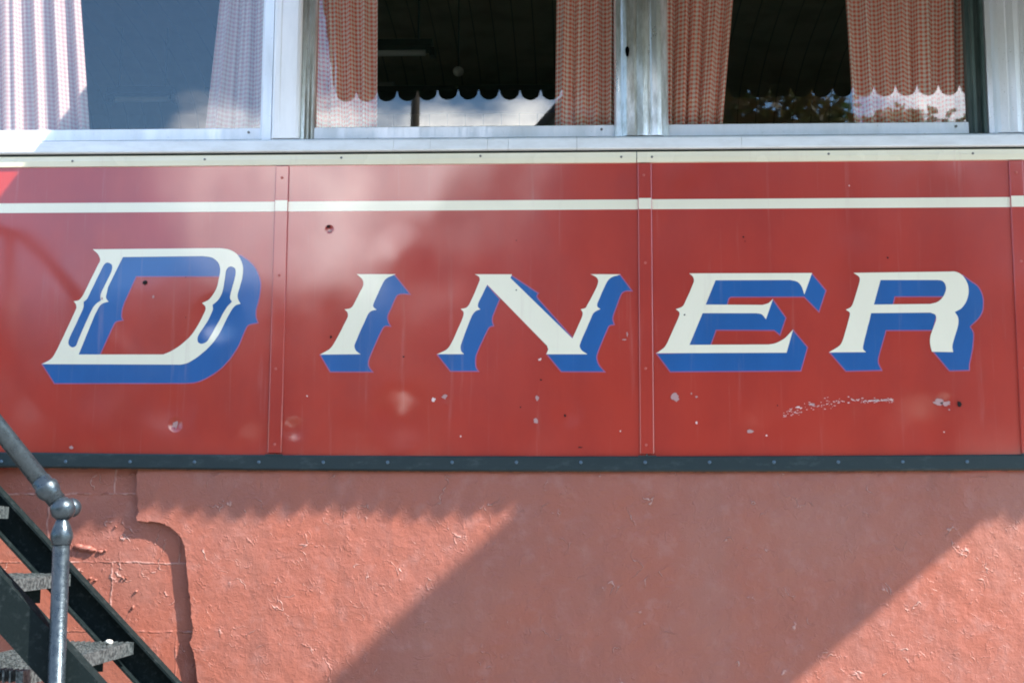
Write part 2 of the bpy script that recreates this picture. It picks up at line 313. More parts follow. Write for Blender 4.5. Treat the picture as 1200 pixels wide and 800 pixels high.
# ------------------------------------------------------------------ the setting
def flat(name, x0, x1, y0, y1, z, m, kind='structure'):
    bm = bmesh.new(); vs_ = [bm.verts.new(v) for v in ((x0, y0, z), (x1, y0, z), (x1, y1, z), (x0, y1, z))]; bm.faces.new(vs_)
    return tag(new(name, bm, m), kind=kind)
flat('ground', -400, 400, -400, 400, -.13, GRASS)
tag(new('road', BX((-200, -12.4, -.20), (200, -5.6, -.12)), ASPH), kind='structure')
tag(new('sidewalk', BX((-60, -5.45, -.2), (60, 3.6, 0)), CONC), kind='structure')
tag(new('kerb', BX((-60, -5.6, -.2), (60, -5.452, .002), .01), CONC), kind='structure')
tag(new('far_sidewalk', BX((-60, -14.2, -.2), (60, -12.4, 0)), CONC), kind='structure')
bm = bmesh.new()
for i in range(-12, 12): box(bm, (i*3.5, -9.05, -.121), (i*3.5+1.6, -8.93, -.116))
tag(new('road_marking', bm, PAINTW), kind='structure')
# ------------------------------------------------------------------ the diner
zr = lambda row, Y=0.0, x=600: P(x, row, Y).z
xp = lambda px, row=100, Y=0.0: P(px, row, Y).x
diner = empty('diner_car', 'red enamelled diner car with DINER painted in cream and blue under curtained windows', 'diner')
XL, XR = -2.35, 4.55
Z_BT, Z_BB = zr(533), zr(551)              # dark band top and bottom
Z_PT = zr(192.5)                           # panel top
b1 = (P(331.5, 195).x+P(322, 530).x)/2; b2 = (P(755.5, 193).x+P(758, 532).x)/2
HB = .0205; pw = b2-b1
seams = [b1-pw, b1, b2, b2+pw, b2+2*pw, b2+3*pw]
edges_ = [XL]+seams+[XR]
sag = lambda x: -.009*max(0, 1-((x+.2)/1.5)**2)+.0055
zs0, zs1 = zr(246.3), zr(234.8)
panels = []
for i in range(len(edges_)-1):
    a, b = edges_[i]+(.0022 if i else 0), edges_[i+1]-(.0022 if i < len(edges_)-2 else 0)
    pn = new('panel', BX((a, 0, Z_BB-.0), (b, .022, Z_PT+.01), .0012), RED, diner); panels.append((a, b, pn))
    bm = bmesh.new(); box(bm, (max(a, a), -.0012, zs0), (b, -.0002, zs1)); new('painted_stripe', bm, CREAM, pn)
def screw_head(bm, c, r, slot=True):
    tube(bm, [Vector(c)+Vector((0, .0015, 0)), Vector(c)+Vector((0, -.0008, 0)), Vector(c)+Vector((0, -.0018, 0))], [r, r, r*.55], 12)
for s_ in seams:
    bt = new('batten', BX((s_-HB, -.0065, Z_BT+.004), (s_+HB, -.0003, Z_PT-.0005), .0022), RED, diner)
    new('painted_stripe', BX((s_-HB+.002, -.0076, zs0-.0005), (s_+HB-.002, -.0066, zs1+.0025)), CREAM, bt)
    for row in (207, 309, 432, 521):
        if abs(s_-b1) < .01 and row == 309: row = 322
        bm = bmesh.new(); screw_head(bm, (s_+random.uniform(-.003, .003), -.0068, zr(row)), .0042); new('screw', bm, mat_s if False else DRIP, bt)
# gasket, cream rail, sill
zc0, zc1 = zr(191.7, -.006), zr(179.0, -.006)
jx = P(746, 185).x
for (a, b) in ((XL, jx-.0012), (jx+.0012, XR)):
    bm = bmesh.new(); prism_x(bm, [(-.0002, zc0), (-.006, zc0+.001), (-.0085, (zc0+zc1)/2), (-.006, zc1-.001), (-.0002, zc1)], a, b)
    r = new('cream_rail', fixn(bm), CREAMT, diner)
    for px, py in ((85, 189), (240, 187), (400, 185), (563, 183), (728, 184), (764, 184), (971, 180.5), (1140, 180)):
        q = P(px, py, -.008)
        if a < q.x < b: bm = bmesh.new(); screw_head(bm, (q.x, -.0085, q.z), .0036); new('screw', bm, SCREW, r)
new('gasket', BX((XL, .0005, zc1-.002), (XR, .04, zc1+.05)), SEAL, diner)
zl0, zl1 = zr(175, -.022), zr(160.5, -.022)
cuts = [XL, -1.9, P(447, 165).x+.04, P(505, 165).x, P(572, 165).x, P(596, 165).x, P(676, 165).x, P(868, 165).x, 1.9, XR]
for a, b in zip(cuts, cuts[1:]):
    bm = bmesh.new(); prism_x(bm, [(.03, zl0+.003), (-.020, zl0), (-.022, zl0+.004), (-.021, zl1-.006), (-.015, zl1), (.055, zl1+.012), (.055, zl0+.003)], a+.0004, b-.0004)
    new('sill', fixn(bm), SILL, diner)
# base band following the car's slight sag
bm = bmesh.new(); n = 60; prof = lambda x: [(.03, Z_BT+sag(x)), (-.009, Z_BT+sag(x)), (-.012, Z_BT-.004+sag(x)), (-.012, Z_BB+.005+sag(x)*.9), (-.007, Z_BB+sag(x)*.9), (.03, Z_BB+sag(x)*.9)]
prev = None
for i in range(n+1):
    x = XL+(XR-XL)*i/n; ring = [bm.verts.new((x, y, z)) for y, z in prof(x)]
    if prev:
        for k in range(6): bm.faces.new((prev[k], prev[(k+1) % 6], ring[(k+1) % 6], ring[k]))
    else: bm.faces.new(ring)
    prev = ring
bm.faces.new(prev[::-1]); band = new('base_band', fixn(bm), BAND, diner)
for px in list(range(-72, 1300, 1)):
    pass
for k in range(-3, 24):
    px = 77+k*75.45; q = P(px, 541, -.012); bm = bmesh.new()
    tube(bm, [(q.x, -.011, q.z+sag(q.x)*.3), (q.x, -.0145, q.z+sag(q.x)*.3), (q.x, -.0165, q.z+sag(q.x)*.3)], [.0052, .005, .0028], 10); new('bolt', bm, BOLT, band)
RUST = rough_mat('rust_seam', (.22, .075, .03), (.10, .035, .02), 60, .8, .001)
bm = bmesh.new(); prev = None
for i in range(241):
    x = XL+(XR-XL)*i/240; zb_ = Z_BB+sag(x)*.9; d_ = .0028+.0022*noise.noise(Vector((x*9, 0, 0)))+.0012*noise.noise(Vector((x*40, 2, 0)))
    rg = [bm.verts.new(v) for v in ((x, .004, zb_+.0005), (x, -.0045, zb_+.0005), (x, -.0040, zb_-max(.0006, d_)), (x, .004, zb_-max(.0006, d_)))]
    if prev:
        for k in range(4): bm.faces.new((prev[k], prev[(k+1) % 4], rg[(k+1) % 4], rg[k]))
    prev = rg
new('rusty_seam', fixn(bm), RUST, band)
for s_ in seams:   # small dark notch under each batten
    new('batten_clip', BX((s_-HB-.006, -.0135, Z_BT-.003+sag(s_)), (s_+HB+.006, -.0115, Z_BT+.002+sag(s_)), .0006), BAND, diner)
# windows
GY = .045
Z_G0, Z_W1 = zr(149.5, GY), 3.40
mid = (P(372, 100, GY).x, P(718, 100, GY).x); rgt = (P(784, 100, GY).x, P(1130, 100, GY).x); lft = (P(-38, 100, GY).x, P(308, 100, GY).x)
step = rgt[0]-mid[0]
wins = [('l', lft), ('m', mid), ('r', rgt), ('x', (rgt[0]+step+.02, rgt[1]+step+.02)), ('x', (rgt[0]+2*step+.04, rgt[1]+2*step+.04))]
for nm, (a, b) in wins:
    fr_ = new('window_frame', (lambda bm: (box(bm, (a-.004, GY-.018, zl1+.004), (b+.004, GY+.016, Z_G0), .002), bm)[1])(bmesh.new()), ALU, diner)
    new('top_rail', BX((a-.004, GY-.018, Z_W1), (b+.004, GY+.016, Z_W1+.05), .002), ALU, fr_)
    new('pane', BX((a, GY-.002, Z_G0), (b, GY+.002, Z_W1)), GLASS, fr_)
    new('gasket', (lambda bm: (box(bm, (a, GY-.006, Z_G0), (b, GY-.0022, Z_G0+.0035)), bm)[1])(bmesh.new()), SEAL, fr_)
    bm = bmesh.new(); tube(bm, [(b-.035, GY-.017, Z_G0-.014), (b-.035, GY-.021, Z_G0-.014)], .004, 10); new('screw', bm, SCREW, fr_)
ztop = Z_W1+.05
def stile(prof, m, name='mullion'):
    bm = bmesh.new(); prism_z(bm, prof, zl1+.0045, ztop); return new(name, fixn(bm), m, diner)
# left stile (bluish strip), flat pilaster painted glare-white, grooved jamb
xA, xB, xC, xD = lft[1], P(321.5, 100, .0).x, P(352, 100, -.015).x, mid[0]
stile([(xA+.0045, .06), (xA+.0045, .008), (xA+.012, .0), (xB-.006, -.002), (xB-.004, .06)], ALU)
stile([(xB-.002, .06), (xB-.002, -.010), (xB+.006, -.0165), (xB+.02, -.0165), (xB+.023, -.015), (xC-.012, -.015), (xC-.004, -.012), (xC, -.006), (xC, .06)], PILW, 'pilaster')
w_ = xD-xC; pr = [(xC+.0015, .06), (xC+.0015, -.001)]
for k in range(3):
    x0 = xC+.0015+(w_-.006)*k/3; x1 = xC+.0015+(w_-.006)*(k+1)/3
    pr += [(x0+.004, .002+.009*k), (x0+.009, .004+.009*k), (x0+.011, .022+.006*k), (x1-.003, .022+.006*k), (x1-.001, .006+.009*(k+1) if k < 2 else .03)]
pr += [(xD-.0045, .03), (xD-.0045, .06)]
stile(pr, ALUW, 'window_jamb')
def fluted(x0, x1, y=-.012):
    W = x1-x0; pts = [(x0, .06), (x0, .018)]
    for t, yy in ((.03, .006), (.12, .002), (.16, y+.006), (.22, y), (.36, y-.002), (.40, y+.004), (.44, y), (.52, y-.004), (.60, y), (.64, y+.005), (.68, y-.001), (.78, y-.004), (.86, y), (.90, y+.008), (.97, .008)):
        pts.append((x0+W*t, yy))
    pts += [(x1, .02), (x1, .06)]
    return pts
pil = stile(fluted(mid[1]+.0045, rgt[0]-.0045), ALUW, 'pilaster')
q = P(735, 61, -.014); bm = bmesh.new()
prof2 = [(q.x+.006*math.cos(t)*(1+.15*math.sin(3*t)), q.z+.018*math.sin(t)*(1+.1*math.cos(2*t))) for t in [k*math.pi/8 for k in range(16)]]
bm.faces.new([bm.verts.new((x, -.0175+.0, z)) for x, z in prof2]); bmesh.ops.solidify(bm, geom=bm.faces[:], thickness=-.003); new('keyhole', fixn(bm), HOLE, pil)
# right of the right window: dark jamb then bright pilaster, repeated past the frame
def jamb_and_pil(x0, x1):
    jw = .048
    stile([(x0, .06), (x0, .03), (x0+.010, .028), (x0+.012, .012), (x0+.020, .010), (x0+.022, .026), (x0+.036, .024), (x0+.038, .004), (x0+jw-.002, .002), (x0+jw-.002, .06)], SEALJ, 'window_jamb')
    stile(fluted(x0+jw, x1), ALU, 'pilaster')
SEALJ = rough_mat('dark_green_jamb', (.05, .08, .075), (.10, .14, .13), 20, .4, .0005, (1, 1, .2))
jamb_and_pil(rgt[1]+.0045, wins[3][1][0]-.0045); jamb_and_pil(wins[3][1][1]+.0045, wins[4][1][0]-.0045)
stile(fluted(wins[4][1][1]+.0045, XR), ALU, 'pilaster'); stile(fluted(XL, lft[0]-.0045), ALU, 'pilaster')
# upper wall, roof, door end
new('upper_wall', BX((XL, 0, ztop), (XR, .06, 3.95), .003), RED, diner)
new('upper_trim', BX((XL, -.01, ztop+.0), (XR, -.0005, ztop+.05), .003), CREAMT, diner)
DX0 = -3.35
new('end_wall', BX((DX0-.55, 0, Z_BB-.05), (DX0, .06, 3.95), .003), RED, diner)
new('door_head', BX((DX0+.001, 0, 3.70), (XL-.001, .06, 3.95), .003), RED, diner)
dr = new('door', (lambda bm: (box(bm, (DX0+.01, .03, 1.63), (XL-.01, .06, 2.35), .003), box(bm, (DX0+.01, .03, 3.55), (XL-.01, .06, 3.69), .003), box(bm, (DX0+.01, .03, 2.352), (DX0+.14, .06, 3.548), .002), box(bm, (XL-.14, .03, 2.352), (XL-.01, .06, 3.548), .002), bm)[4])(bmesh.new()), ALU, diner)
new('pane', BX((DX0+.141, .043, 2.353), (XL-.141, .047, 3.547)), GLASS, dr)
bm = bmesh.new(); tube(bm, [(XL-.08, .03, 2.45), (XL-.08, -.03, 2.47), (XL-.08, -.03, 2.75), (XL-.08, .03, 2.77)], .01); new('handle', bm, ALU, dr)
DEP = 3.05
bm = bmesh.new(); prof_ = [(-.05, 3.95)]+[(DEP/2-(DEP/2+.05)*math.cos(t), 3.955+.45*math.sin(t)) for t in [math.pi*k/14 for k in range(15)]]+[(DEP+.05, 3.95)]
prism_x(bm, prof_, DX0-.6, XR+.05); new('roof', fixn(bm), ROOFM, diner)
new('interior_floor', BX((DX0-.5, .062, 1.55), (XR-.06, DEP-.06, 1.62)), INFL, diner)
new('back_wall', BX((DX0-.55, DEP-.06, Z_BB-.05), (XR, DEP, 3.95)), DARKW, diner)
new('side_wall', BX((DX0-.55, .061, Z_BB-.05), (DX0-.49, DEP-.061, 3.95)), DARKW, diner)
new('side_wall', BX((XR-.06, .061, Z_BB-.05), (XR, DEP-.061, 3.95)), DARKW, diner)
bm = bmesh.new(); ring = None   # barrel ceiling of narrow boards
for k in range(25):
    t = math.pi*k/24; y = DEP/2-(DEP/2-.065)*math.cos(t); z = 3.52+.40*(math.sin(t)**.6)
    r = [bm.verts.new((DX0-.45, y, z)), bm.verts.new((XR-.07, y, z))]
    if ring: bm.faces.new((ring[0], r[0], r[1], ring[1]))
    ring = r
bmesh.ops.solidify(bm, geom=bm.faces[:], thickness=.01); new('ceiling', fixn(bm), BOARD, diner)
new('cornice', BX((DX0-.45, DEP-.11, 3.44), (XR-.07, DEP-.061, 3.51), .004), CORN, diner)
new('counter', (lambda bm: (box(bm, (-2.0, 1.9, 1.62), (4.0, 2.4, 2.50)), box(bm, (-2.05, 1.8, 2.502), (4.05, 2.45, 2.54), .008), bm)[2])(bmesh.new()), COUNTER, diner)
# ------------------------------------------------------------------ painted letters
def cr_path(pts, n=6):
    """corner-aware smooth outline: points with a third element are corners"""
    c = [i for i, p in enumerate(pts) if len(p) > 2]
    if not c: c = [0]
    res = []; L = len(pts)
    for a, b in zip(c, c[1:]+[c[0]+L]):
        seg = [Vector(pts[i % L][:2]) for i in range(a, b+1)]
        if len(seg) == 2: res.append(seg[0]); continue
        for j in range(len(seg)-1):
            p1, p2 = seg[j], seg[j+1]; p0 = seg[j-1] if j else p1*2-p2; p3 = seg[j+2] if j+2 < len(seg) else p2*2-p1
            d = max((p2-p1).length, .001)
            # long chords stay straight: centripetal-like damping
            m1 = (p2-p0); m2 = (p3-p1)
            if m1.length > 0: m1 = m1.normalized()*min(m1.length/2, d)
            if m2.length > 0: m2 = m2.normalized()*min(m2.length/2, d)
            steps = n if d > 3 else 3
            if d > 35: steps = 10
            for s in range(steps):
                t = s/steps; t2, t3 = t*t, t*t*t
                res.append(p1*(2*t3-3*t2+1)+m1*(t3-2*t2+t)+p2*(-2*t3+3*t2)+m2*(t3-t2))
    return res
C_ = 1
LET = {
'D': dict(
  cream=([(109,292.2,C_),(115,298),(117.5,304.7),(115,310.7),(106.5,328),(97.7,345.5),(93,351.5),(86.5,353.2,C_),(89.2,357),(89.5,361.5),(77.5,388),(64.8,414),(59.5,421),(49.3,426.7,C_),(206,427.2,C_),(213,427),(221,424.8),(230.5,419),(244,407.8),(256,392.8),(266.5,372.5),(272.5,362),(276.5,358),(282,356,C_),(279.2,350.5),(278.8,345.5),(281.5,335.5),(284.3,325),(285,314),(283,306),(278.5,298.7),(271,293.5),(262,291.3),(252,291.0,C_)],
   [[(144.3,301.5,C_),(238,300.3,C_),(248.5,302),(256,307.8),(258.2,315),(256.8,326.5),(253,340),(245.5,350.5),(237,355.2,C_),(240.6,359),(240.8,363),(236.5,373),(226,390.5),(214,402.5),(200.5,411.5),(191.5,415.3,C_),(92.5,415.3,C_),(111.5,369,C_),(115.5,361),(120,356),(127.5,353.7,C_),(124.5,349),(125.5,343),(127,336.5,C_)],
    [(127,307.8),(131.5,311),(130.5,319,),(119.8,341),(118,346.8),(118.5,352,C_),(113.5,355.5),(108.5,361.5),(92.5,397),(89.5,404.8),(85,407),(80.8,403.5),(81.3,397),(96.3,365),(98.2,359),(98.5,353.7,C_),(101.8,351),(104.5,346),(120.5,313.3),(123.3,309)],
    [(271,312.3),(276,315.5),(275.5,325),(270.3,344.5),(269.8,349.5),(272.2,353.5,C_),(265.5,360.5),(256,377.5),(247,393.5),(242.5,400.3),(236.5,402.8),(232,400.3),(232.3,393.5),(244,375.5),(249.6,363),(249.3,357.3,C_),(255.5,352),(260.5,343),(263.5,328),(265,317.5),(267.3,313.8)]]),
  blue=[([(49.3,426.7,C_),(64,449.5,C_),(218,449.3,C_),(230,448),(241,443.8),(257.5,433.3),(271,419),(280,404.8),(287.5,387.5),(291.5,381),(302.5,378.4,C_),(300.3,371),(300.6,363),(304.7,346),(305.6,330),(301,316.5),(293.5,307),(283,299.3,C_),(268,296,C_),(116,297,C_),(120,305,C_),(92,358,C_),(66,418,C_)],
   [[(160,324.3,C_),(260,324.3,C_),(259.5,332,C_),(256.5,342,C_),(248,353,C_),(243,356,C_),(245,362,C_),(239,376,C_),(228.7,392,C_),(215,405,C_),(201,414,C_),(192,419,C_),(116,419,C_),(131.5,385,C_),(136,377.5),(144.3,375.3,C_),(142.9,371),(143.5,363),(146,355,C_)]])]),
'I': dict(
  cream=([(418.3,321.4,C_),(424.8,327.5),(425.6,334.5),(421.5,343),(414.3,357.5),(410.8,361.2),(403.8,362.5,C_),(407.3,366.3),(407.3,372),(392.4,401),(386.3,409),(374.9,415.4,C_),(422.7,415,C_),(416.9,410.3),(416,403.5),(430.9,369.5),(434.6,364.8),(441.4,363,C_),(437.6,359.3),(438.3,354.8),(447.5,334.5),(452.8,326.6),(464,321.4,C_)], []),
  blue=[([(462,321.4,C_),(480.8,345,C_),(470.3,344.7),(465,347),(458,362.5),(454.5,370.5),(455.2,377),(458,382.3,C_),(451,382.6),(446.6,388.8),(433.5,418.5),(431.8,426),(433.5,431.2),(437,435.7,C_),(387,435.7,C_),(375.2,415.8,C_),(398,408,C_),(438,328,C_)], [])]),
'N': dict(
  cream=([(556.3,321.4,C_),(561.3,324.5),(562,329),(550.8,355),(546.6,360.3),(540,362,C_),(543.3,366),(542.3,372.5),(529,402.3),(523.6,409.3),(512,415,C_),(543.8,415,C_),(540.3,410.6),(540.2,404),(552.5,371.3),(556.9,365),(563,362.5,C_),(560.2,359.5),(560.8,355),(571,333.6,C_),(641,405,C_),(642.4,409.5,C_),(640,415,C_),(688.3,415,C_),(681.3,410),(679.5,403.8),(691.8,374.8),(696,366.5),(703.7,362,C_),(700,359.3),(700.4,354.5),(711,331),(716.3,325.5),(727.6,321.6,C_),(691.8,321.4,C_),(698.8,324.8),(700.9,329.5),(699,337),(688.3,357.3),(686,361),(680.4,362.5,C_),(682.8,366.5),(681.8,372),(670.8,396.6,C_),(598.2,325.8,C_),(600,321.4,C_)], []),
  blue=[([(512.3,415.6,C_),(528,435,C_),(561,435,C_),(558,430),(557.5,421),(558.8,414.5),(571.8,386),(574.5,383),(578.8,382,C_),(577,376),(578,369.5),(585.8,350.5,C_),(568,330,C_),(530,408,C_)], []),
        ([(599.3,322.5,C_),(631,343.8,C_),(629.3,347),(631,350.5,C_),(671.4,396,C_),(660,398,C_),(592,330,C_)], []),
        ([(640.3,414.6,C_),(657.6,435.7,C_),(708.9,435.7,C_),(701.4,426.4),(699.8,415.8),(711,388),(714,382),(720,380.4,C_),(718.2,374),(719.5,367.5),(728.5,344.5),(732.9,341.5),(741,341,C_),(726.5,321.7,C_),(706,326,C_),(672,405,C_)], [])]),
'E': dict(
  cream=([(807.6,320.5,C_),(812.3,325),(812.8,331),(803,353.5),(799.5,359.2),(792,362.3,C_),(796,366),(795.5,371),(782,401),(777.7,407.7),(768.8,413.8,C_),(921.6,413.3,C_),(929.5,386,C_),(919,396.5),(909,402),(900.5,403.7,C_),(808,404,C_),(823.3,367,C_),(886,367,C_),(892.5,368.5),(897.5,374,C_),(905.9,350.5,C_),(900.5,355),(893.8,357.3,C_),(827,357,C_),(838.5,328.6,C_),(926,328.3,C_),(934.3,330.3),(939.3,336),(942.4,345.4,C_),(951.5,320,C_)], []),
  blue=[([(769,414,C_),(785.3,435.7,C_),(938.5,434.6,C_),(946.4,407,C_),(929.3,386.5,C_),(919,410,C_)], []),
        ([(905.7,351,C_),(921,372.4,C_),(914,392.7,C_),(907.3,387.3,C_),(839.3,386.8,C_),(832.4,406,C_),(806,406,C_),(822,364,C_),(892,363,C_),(900,357,C_)], []),
        ([(951.2,320.5,C_),(968,340.4,C_),(959.6,365.7,C_),(942.2,348.2,C_),(856.5,348.3,C_),(854.2,350,C_),(851.5,359,C_),(824,359,C_),(836,325,C_),(944,325,C_)], [])]),
'R': dict(
  cream=([(1000,319.8,C_),(1007,325),(1006.6,332),(999.7,354.5),(997,359.5),(991,363,C_),(995.6,366.3),(995.3,371),(987.8,397.5),(983.6,405),(971,413,C_),(1014.9,412.6,C_),(1011.3,408.7),(1011.8,403),(1020.8,367,C_),(1090,366.4,C_),(1096,369),(1096.6,375.8),(1090.7,391.7),(1089.5,402),(1091.9,412,C_),(1116.7,412.6,C_),(1116,404.5),(1122.6,380.9),(1122.8,372.4),(1118.9,365.7,C_),(1127.6,360.2),(1134,348),(1134.4,335.3),(1128.5,323.5),(1120,318.6),(1112,318.4,C_)],
   [[(1031.7,328.2,C_),(1098,328.2,C_),(1104,329.2),(1107.6,333.5),(1108.2,340.4),(1104,349.2),(1098,354),(1090,356.2,C_),(1024,357,C_)]]),
  blue=[([(972,413.2,C_),(991,435,C_),(1033.4,434,C_),(1029.3,424.8),(1030,417),(1038.5,387.3,C_),(1093,387.3,C_),(1100,362,C_),(1018,362,C_),(1004,409,C_)], []),
        ([(1028,325,C_),(1108,325,C_),(1112,336,C_),(1110,347.8,C_),(1048.6,347.8,C_),(1045.6,360,C_),(1021,360,C_)], []),
        ([(1128,322,C_),(1137,329),(1146.2,336),(1151.5,347),(1152,361),(1147.9,371.5),(1136.9,382.6,C_),(1140.7,391),(1139.7,408.6),(1136,426.4),(1135.7,434,C_),(1112.4,434.6,C_),(1093,411.6,C_),(1109,408,C_),(1113,370,C_),(1112,350,C_),(1118,330,C_)], [])]),
}
def poly_layer(bm, outer, holes, y, mi):
    loops = [[Vector((*P(p.x, p.y).xz, 0)) for p in cr_path(l)] for l in [outer]+holes]
    loops = [[Vector((v.x+.0006*noise.noise(Vector((v.x*45, v.y*45, 1))), y, v.y+.0006*noise.noise(Vector((v.x*45, v.y*45, 7))))) for v in l] for l in loops]
    flatv = [v for l in loops for v in l]; bv = [bm.verts.new(v) for v in flatv]
    for t in tessellate_polygon([[Vector((v.x, v.z, 0)) for v in l] for l in loops]):
        try:
            f = bm.faces.new([bv[i] for i in t]); f.material_index = mi
            f.normal_update()
            if f.normal.y > 0: f.normal_flip()
        except ValueError: pass
    return loops
def ribbon(bm, loop, y, w, mi):
    n = len(loop); a, b = [], []
    for i in range(n):
        p0, p1, p2 = loop[i-1], loop[i], loop[(i+1) % n]
        d1 = (p1-p0).normalized() if (p1-p0).length > 1e-7 else Vector((1, 0, 0)); d2 = (p2-p1).normalized() if (p2-p1).length > 1e-7 else d1
        n1 = Vector((-d1.z, 0, d1.x)); n2 = Vector((-d2.z, 0, d2.x)); nn = n1+n2
        nn = nn/max(nn.length_squared/2, .35) if nn.length > .1 else n1
        a.append(bm.verts.new((p1.x+nn.x*w, y, p1.z+nn.z*w))); b.append(bm.verts.new((p1.x-nn.x*w, y, p1.z-nn.z*w)))
    for i in range(n):
        j = (i+1) % n
        try:
            f = bm.faces.new((a[i], a[j], b[j], b[i])); f.material_index = mi; f.normal_update()
            if f.normal.y > 0: f.normal_flip()
        except ValueError: pass
for k, g in LET.items():
    bm = bmesh.new()
    for j, (o, hs) in enumerate(g['blue']):
        lp = poly_layer(bm, o, hs, -.0008-.00012*j, 0)
        for l in lp: ribbon(bm, l, -.0013-.00005*j, .0016, 1)
    poly_layer(bm, g['cream'][0], g['cream'][1], -.0020, 2)
    xm = P(g['cream'][0][0][0], 370).x
    par = [pn for a, b, pn in panels if a < xm < b][0]
    new('painted_letter', bm, [BLUE, LILAC, CREAM], par)
# chips, scrapes with painted glints, holes
def blob(bm, px, py, rx, ry, y=-.0026, n=14, jit=.36):
    q = P(px, py); vs_ = []
    for k in range(n):
        t = -2*math.pi*k/n; r = 1+random.uniform(-jit, jit)
        vs_.append(bm.verts.new((q.x+rx/395*r*math.cos(t), y, q.z+ry/395*r*math.sin(t))))
    f = bm.faces.new(vs_); f.normal_update()
    if f.normal.y > 0: f.normal_flip()
def marks(name, items, m, **k):
    for a, b, pn in panels:
        sel = [i for i in items if a < P(i[0], i[1]).x < b]
        if sel and name == 'scrape_glint':
            bm = bmesh.new()
            for i in sel: blob(bm, *i, **k)
            new(name, bm, m, pn)
        elif sel:
            for i in sel: bm = bmesh.new(); blob(bm, *i, **k); new(name, bm, m, pn)
marks('paint_chip', [(521, 465, 3.2, 2.6), (629.5, 466, 2.6, 2.8), (628, 493, 2.6, 2.6), (791.5, 465.5, 4.2, 4.6), (206, 497, 3.4, 4.5), (387, 271, 2.2, 2), (880, 505.5, 4, 2), (1100, 471, 6, 3.2), (1108, 472.5, 5, 2.6),
   (1112, 480, 1.2, .8), (816, 465, 1.5, 1.2), (810, 461, 1, 1.2), (732, 398, 2.4, 1), (735, 392, 1, 2.5), (120, 350, 1, 1.5), (180, 348, 1.2, 2), (951, 474, 4, 1.4), (84, 524, 2, 2.2)], CHIP)
sc = [(508, 468, 2.2, 2.4), (633, 421, 1.8, 1.6), (540, 511, 1, 1), (727, 505, .9, .9), (898, 510, 1.2, 1), (935, 477, 3, 1.1), (360, 464, 1, .8), (995, 218, .8, .8), (1036, 468.8, 4, .8), (1027, 469.2, 5, 1), (1020, 469.6, 3, .8), (1044, 468.2, 3, .7), (1106, 506, 1, .8), (816, 495, 1.5, 1.6)]
for i in range(130):
    t = random.random(); px = 918+t*130; py = 487-18*min(1, (t*1.7))**.7+random.gauss(0, 1.4+1.2*(t < .6)); sc.append((px, py, random.uniform(.3, 1.5), random.uniform(.2, .5)))
marks('scrape_glint', sc, CHIPW, y=-.0029)  # real scrape flecks plus the crease's bright highlight, painted pale
marks('small_hole', [(170.5, 331.5, 3, 2.6), (1124, 473, 2.6, 2.8), (388, 395, 1.4, 1.6), (473, 418, 1.2, 1), (662, 487, 1.2, 1.8), (610, 477, .9, .8), (634, 445, 1.1, 1), (385, 266, 2.6, 1.6), (605, 340, 1, .8), (802, 369, 1.3, .8), (871, 278, 1, 1),
   (873, 283, .6, .6), (218, 372, .6, .6), (911, 475, .7, .8), (680, 524, 3, .7), (605, 182+100, .8, .7), (1040, 302, 1, 1.2), (218, 325, .7, .7)], HOLE, y=-.0031)
# ------------------------------------------------------------------ foundation
fnd = empty('foundation_wall', 'pink painted block wall with a raised stucco coat under the red diner', 'wall')
YB, YS = .030, .006
new('block_wall', BX((DX0-.6, YB, -.05), (XR, YB+.18, Z_BB-.0)), BLOCK, fnd)
edge_px = [(163,520),(162,552),(160,556),(161,566),(159,575),(162,584),(161,592),(163,600),(159.5,606),(161,609.5),(172,611),(178,610.5),(189,612.5),(199,617),(207,623),(213,631),(216.5,640),(217,648),(218.5,662),(220,676),(221.5,692),(224,708),(224,722),(226.5,735),(225,746),(222,752),(226,762),(229,775),(231,795),(234,820)]
edge = []
for (a, b) in zip(edge_px, edge_px[1:]):
    for s in range(5):
        t = s/5; px, py = a[0]+(b[0]-a[0])*t, a[1]+(b[1]-a[1])*t
        q = P(px, py, YS); j = .0016
        edge.append(Vector((q.x+j*noise.noise(Vector((px*.35, py*.35, 3)))*1.6, 0, q.z+j*noise.noise(Vector((px*.35, py*.35, 9)))*1.6)))
last = edge[-1]
edge += [Vector((last.x+.02*noise.noise(Vector((0, 0, k*.7)))+.006*k, 0, last.z-(last.z+.04)*k/14)) for k in range(1, 15)]
edge[0].z = Z_BB-.0005
loop = edge+[Vector((XR-.001, 0, -.04)), Vector((XR-.001, 0, Z_BB-.0005))]
bm = bmesh.new(); fv = [bm.verts.new((v.x, YS, v.z)) for v in loop]; bv = [bm.verts.new((v.x+(-.004 if i < len(edge) else 0), YB-.0005, v.z-(.002 if 0 < i < len(edge) else 0))) for i, v in enumerate(loop)]
for t in tessellate_polygon([[Vector((v.x, v.z, 0)) for v in loop]]): bm.faces.new([fv[i] for i in t])
for i in range(len(loop)):
    j = (i+1) % len(loop); bm.faces.new((fv[i], fv[j], bv[j], bv[i]))
bmesh.ops.recalc_face_normals(bm, faces=bm.faces[:])
bm.normal_update()
big = [f for f in bm.faces if abs(f.normal.y) > .9]
if big and big[0].normal.y > 0: bmesh.ops.reverse_faces(bm, faces=bm.faces[:])
new('stucco_coat', bm, STUCCO, fnd)
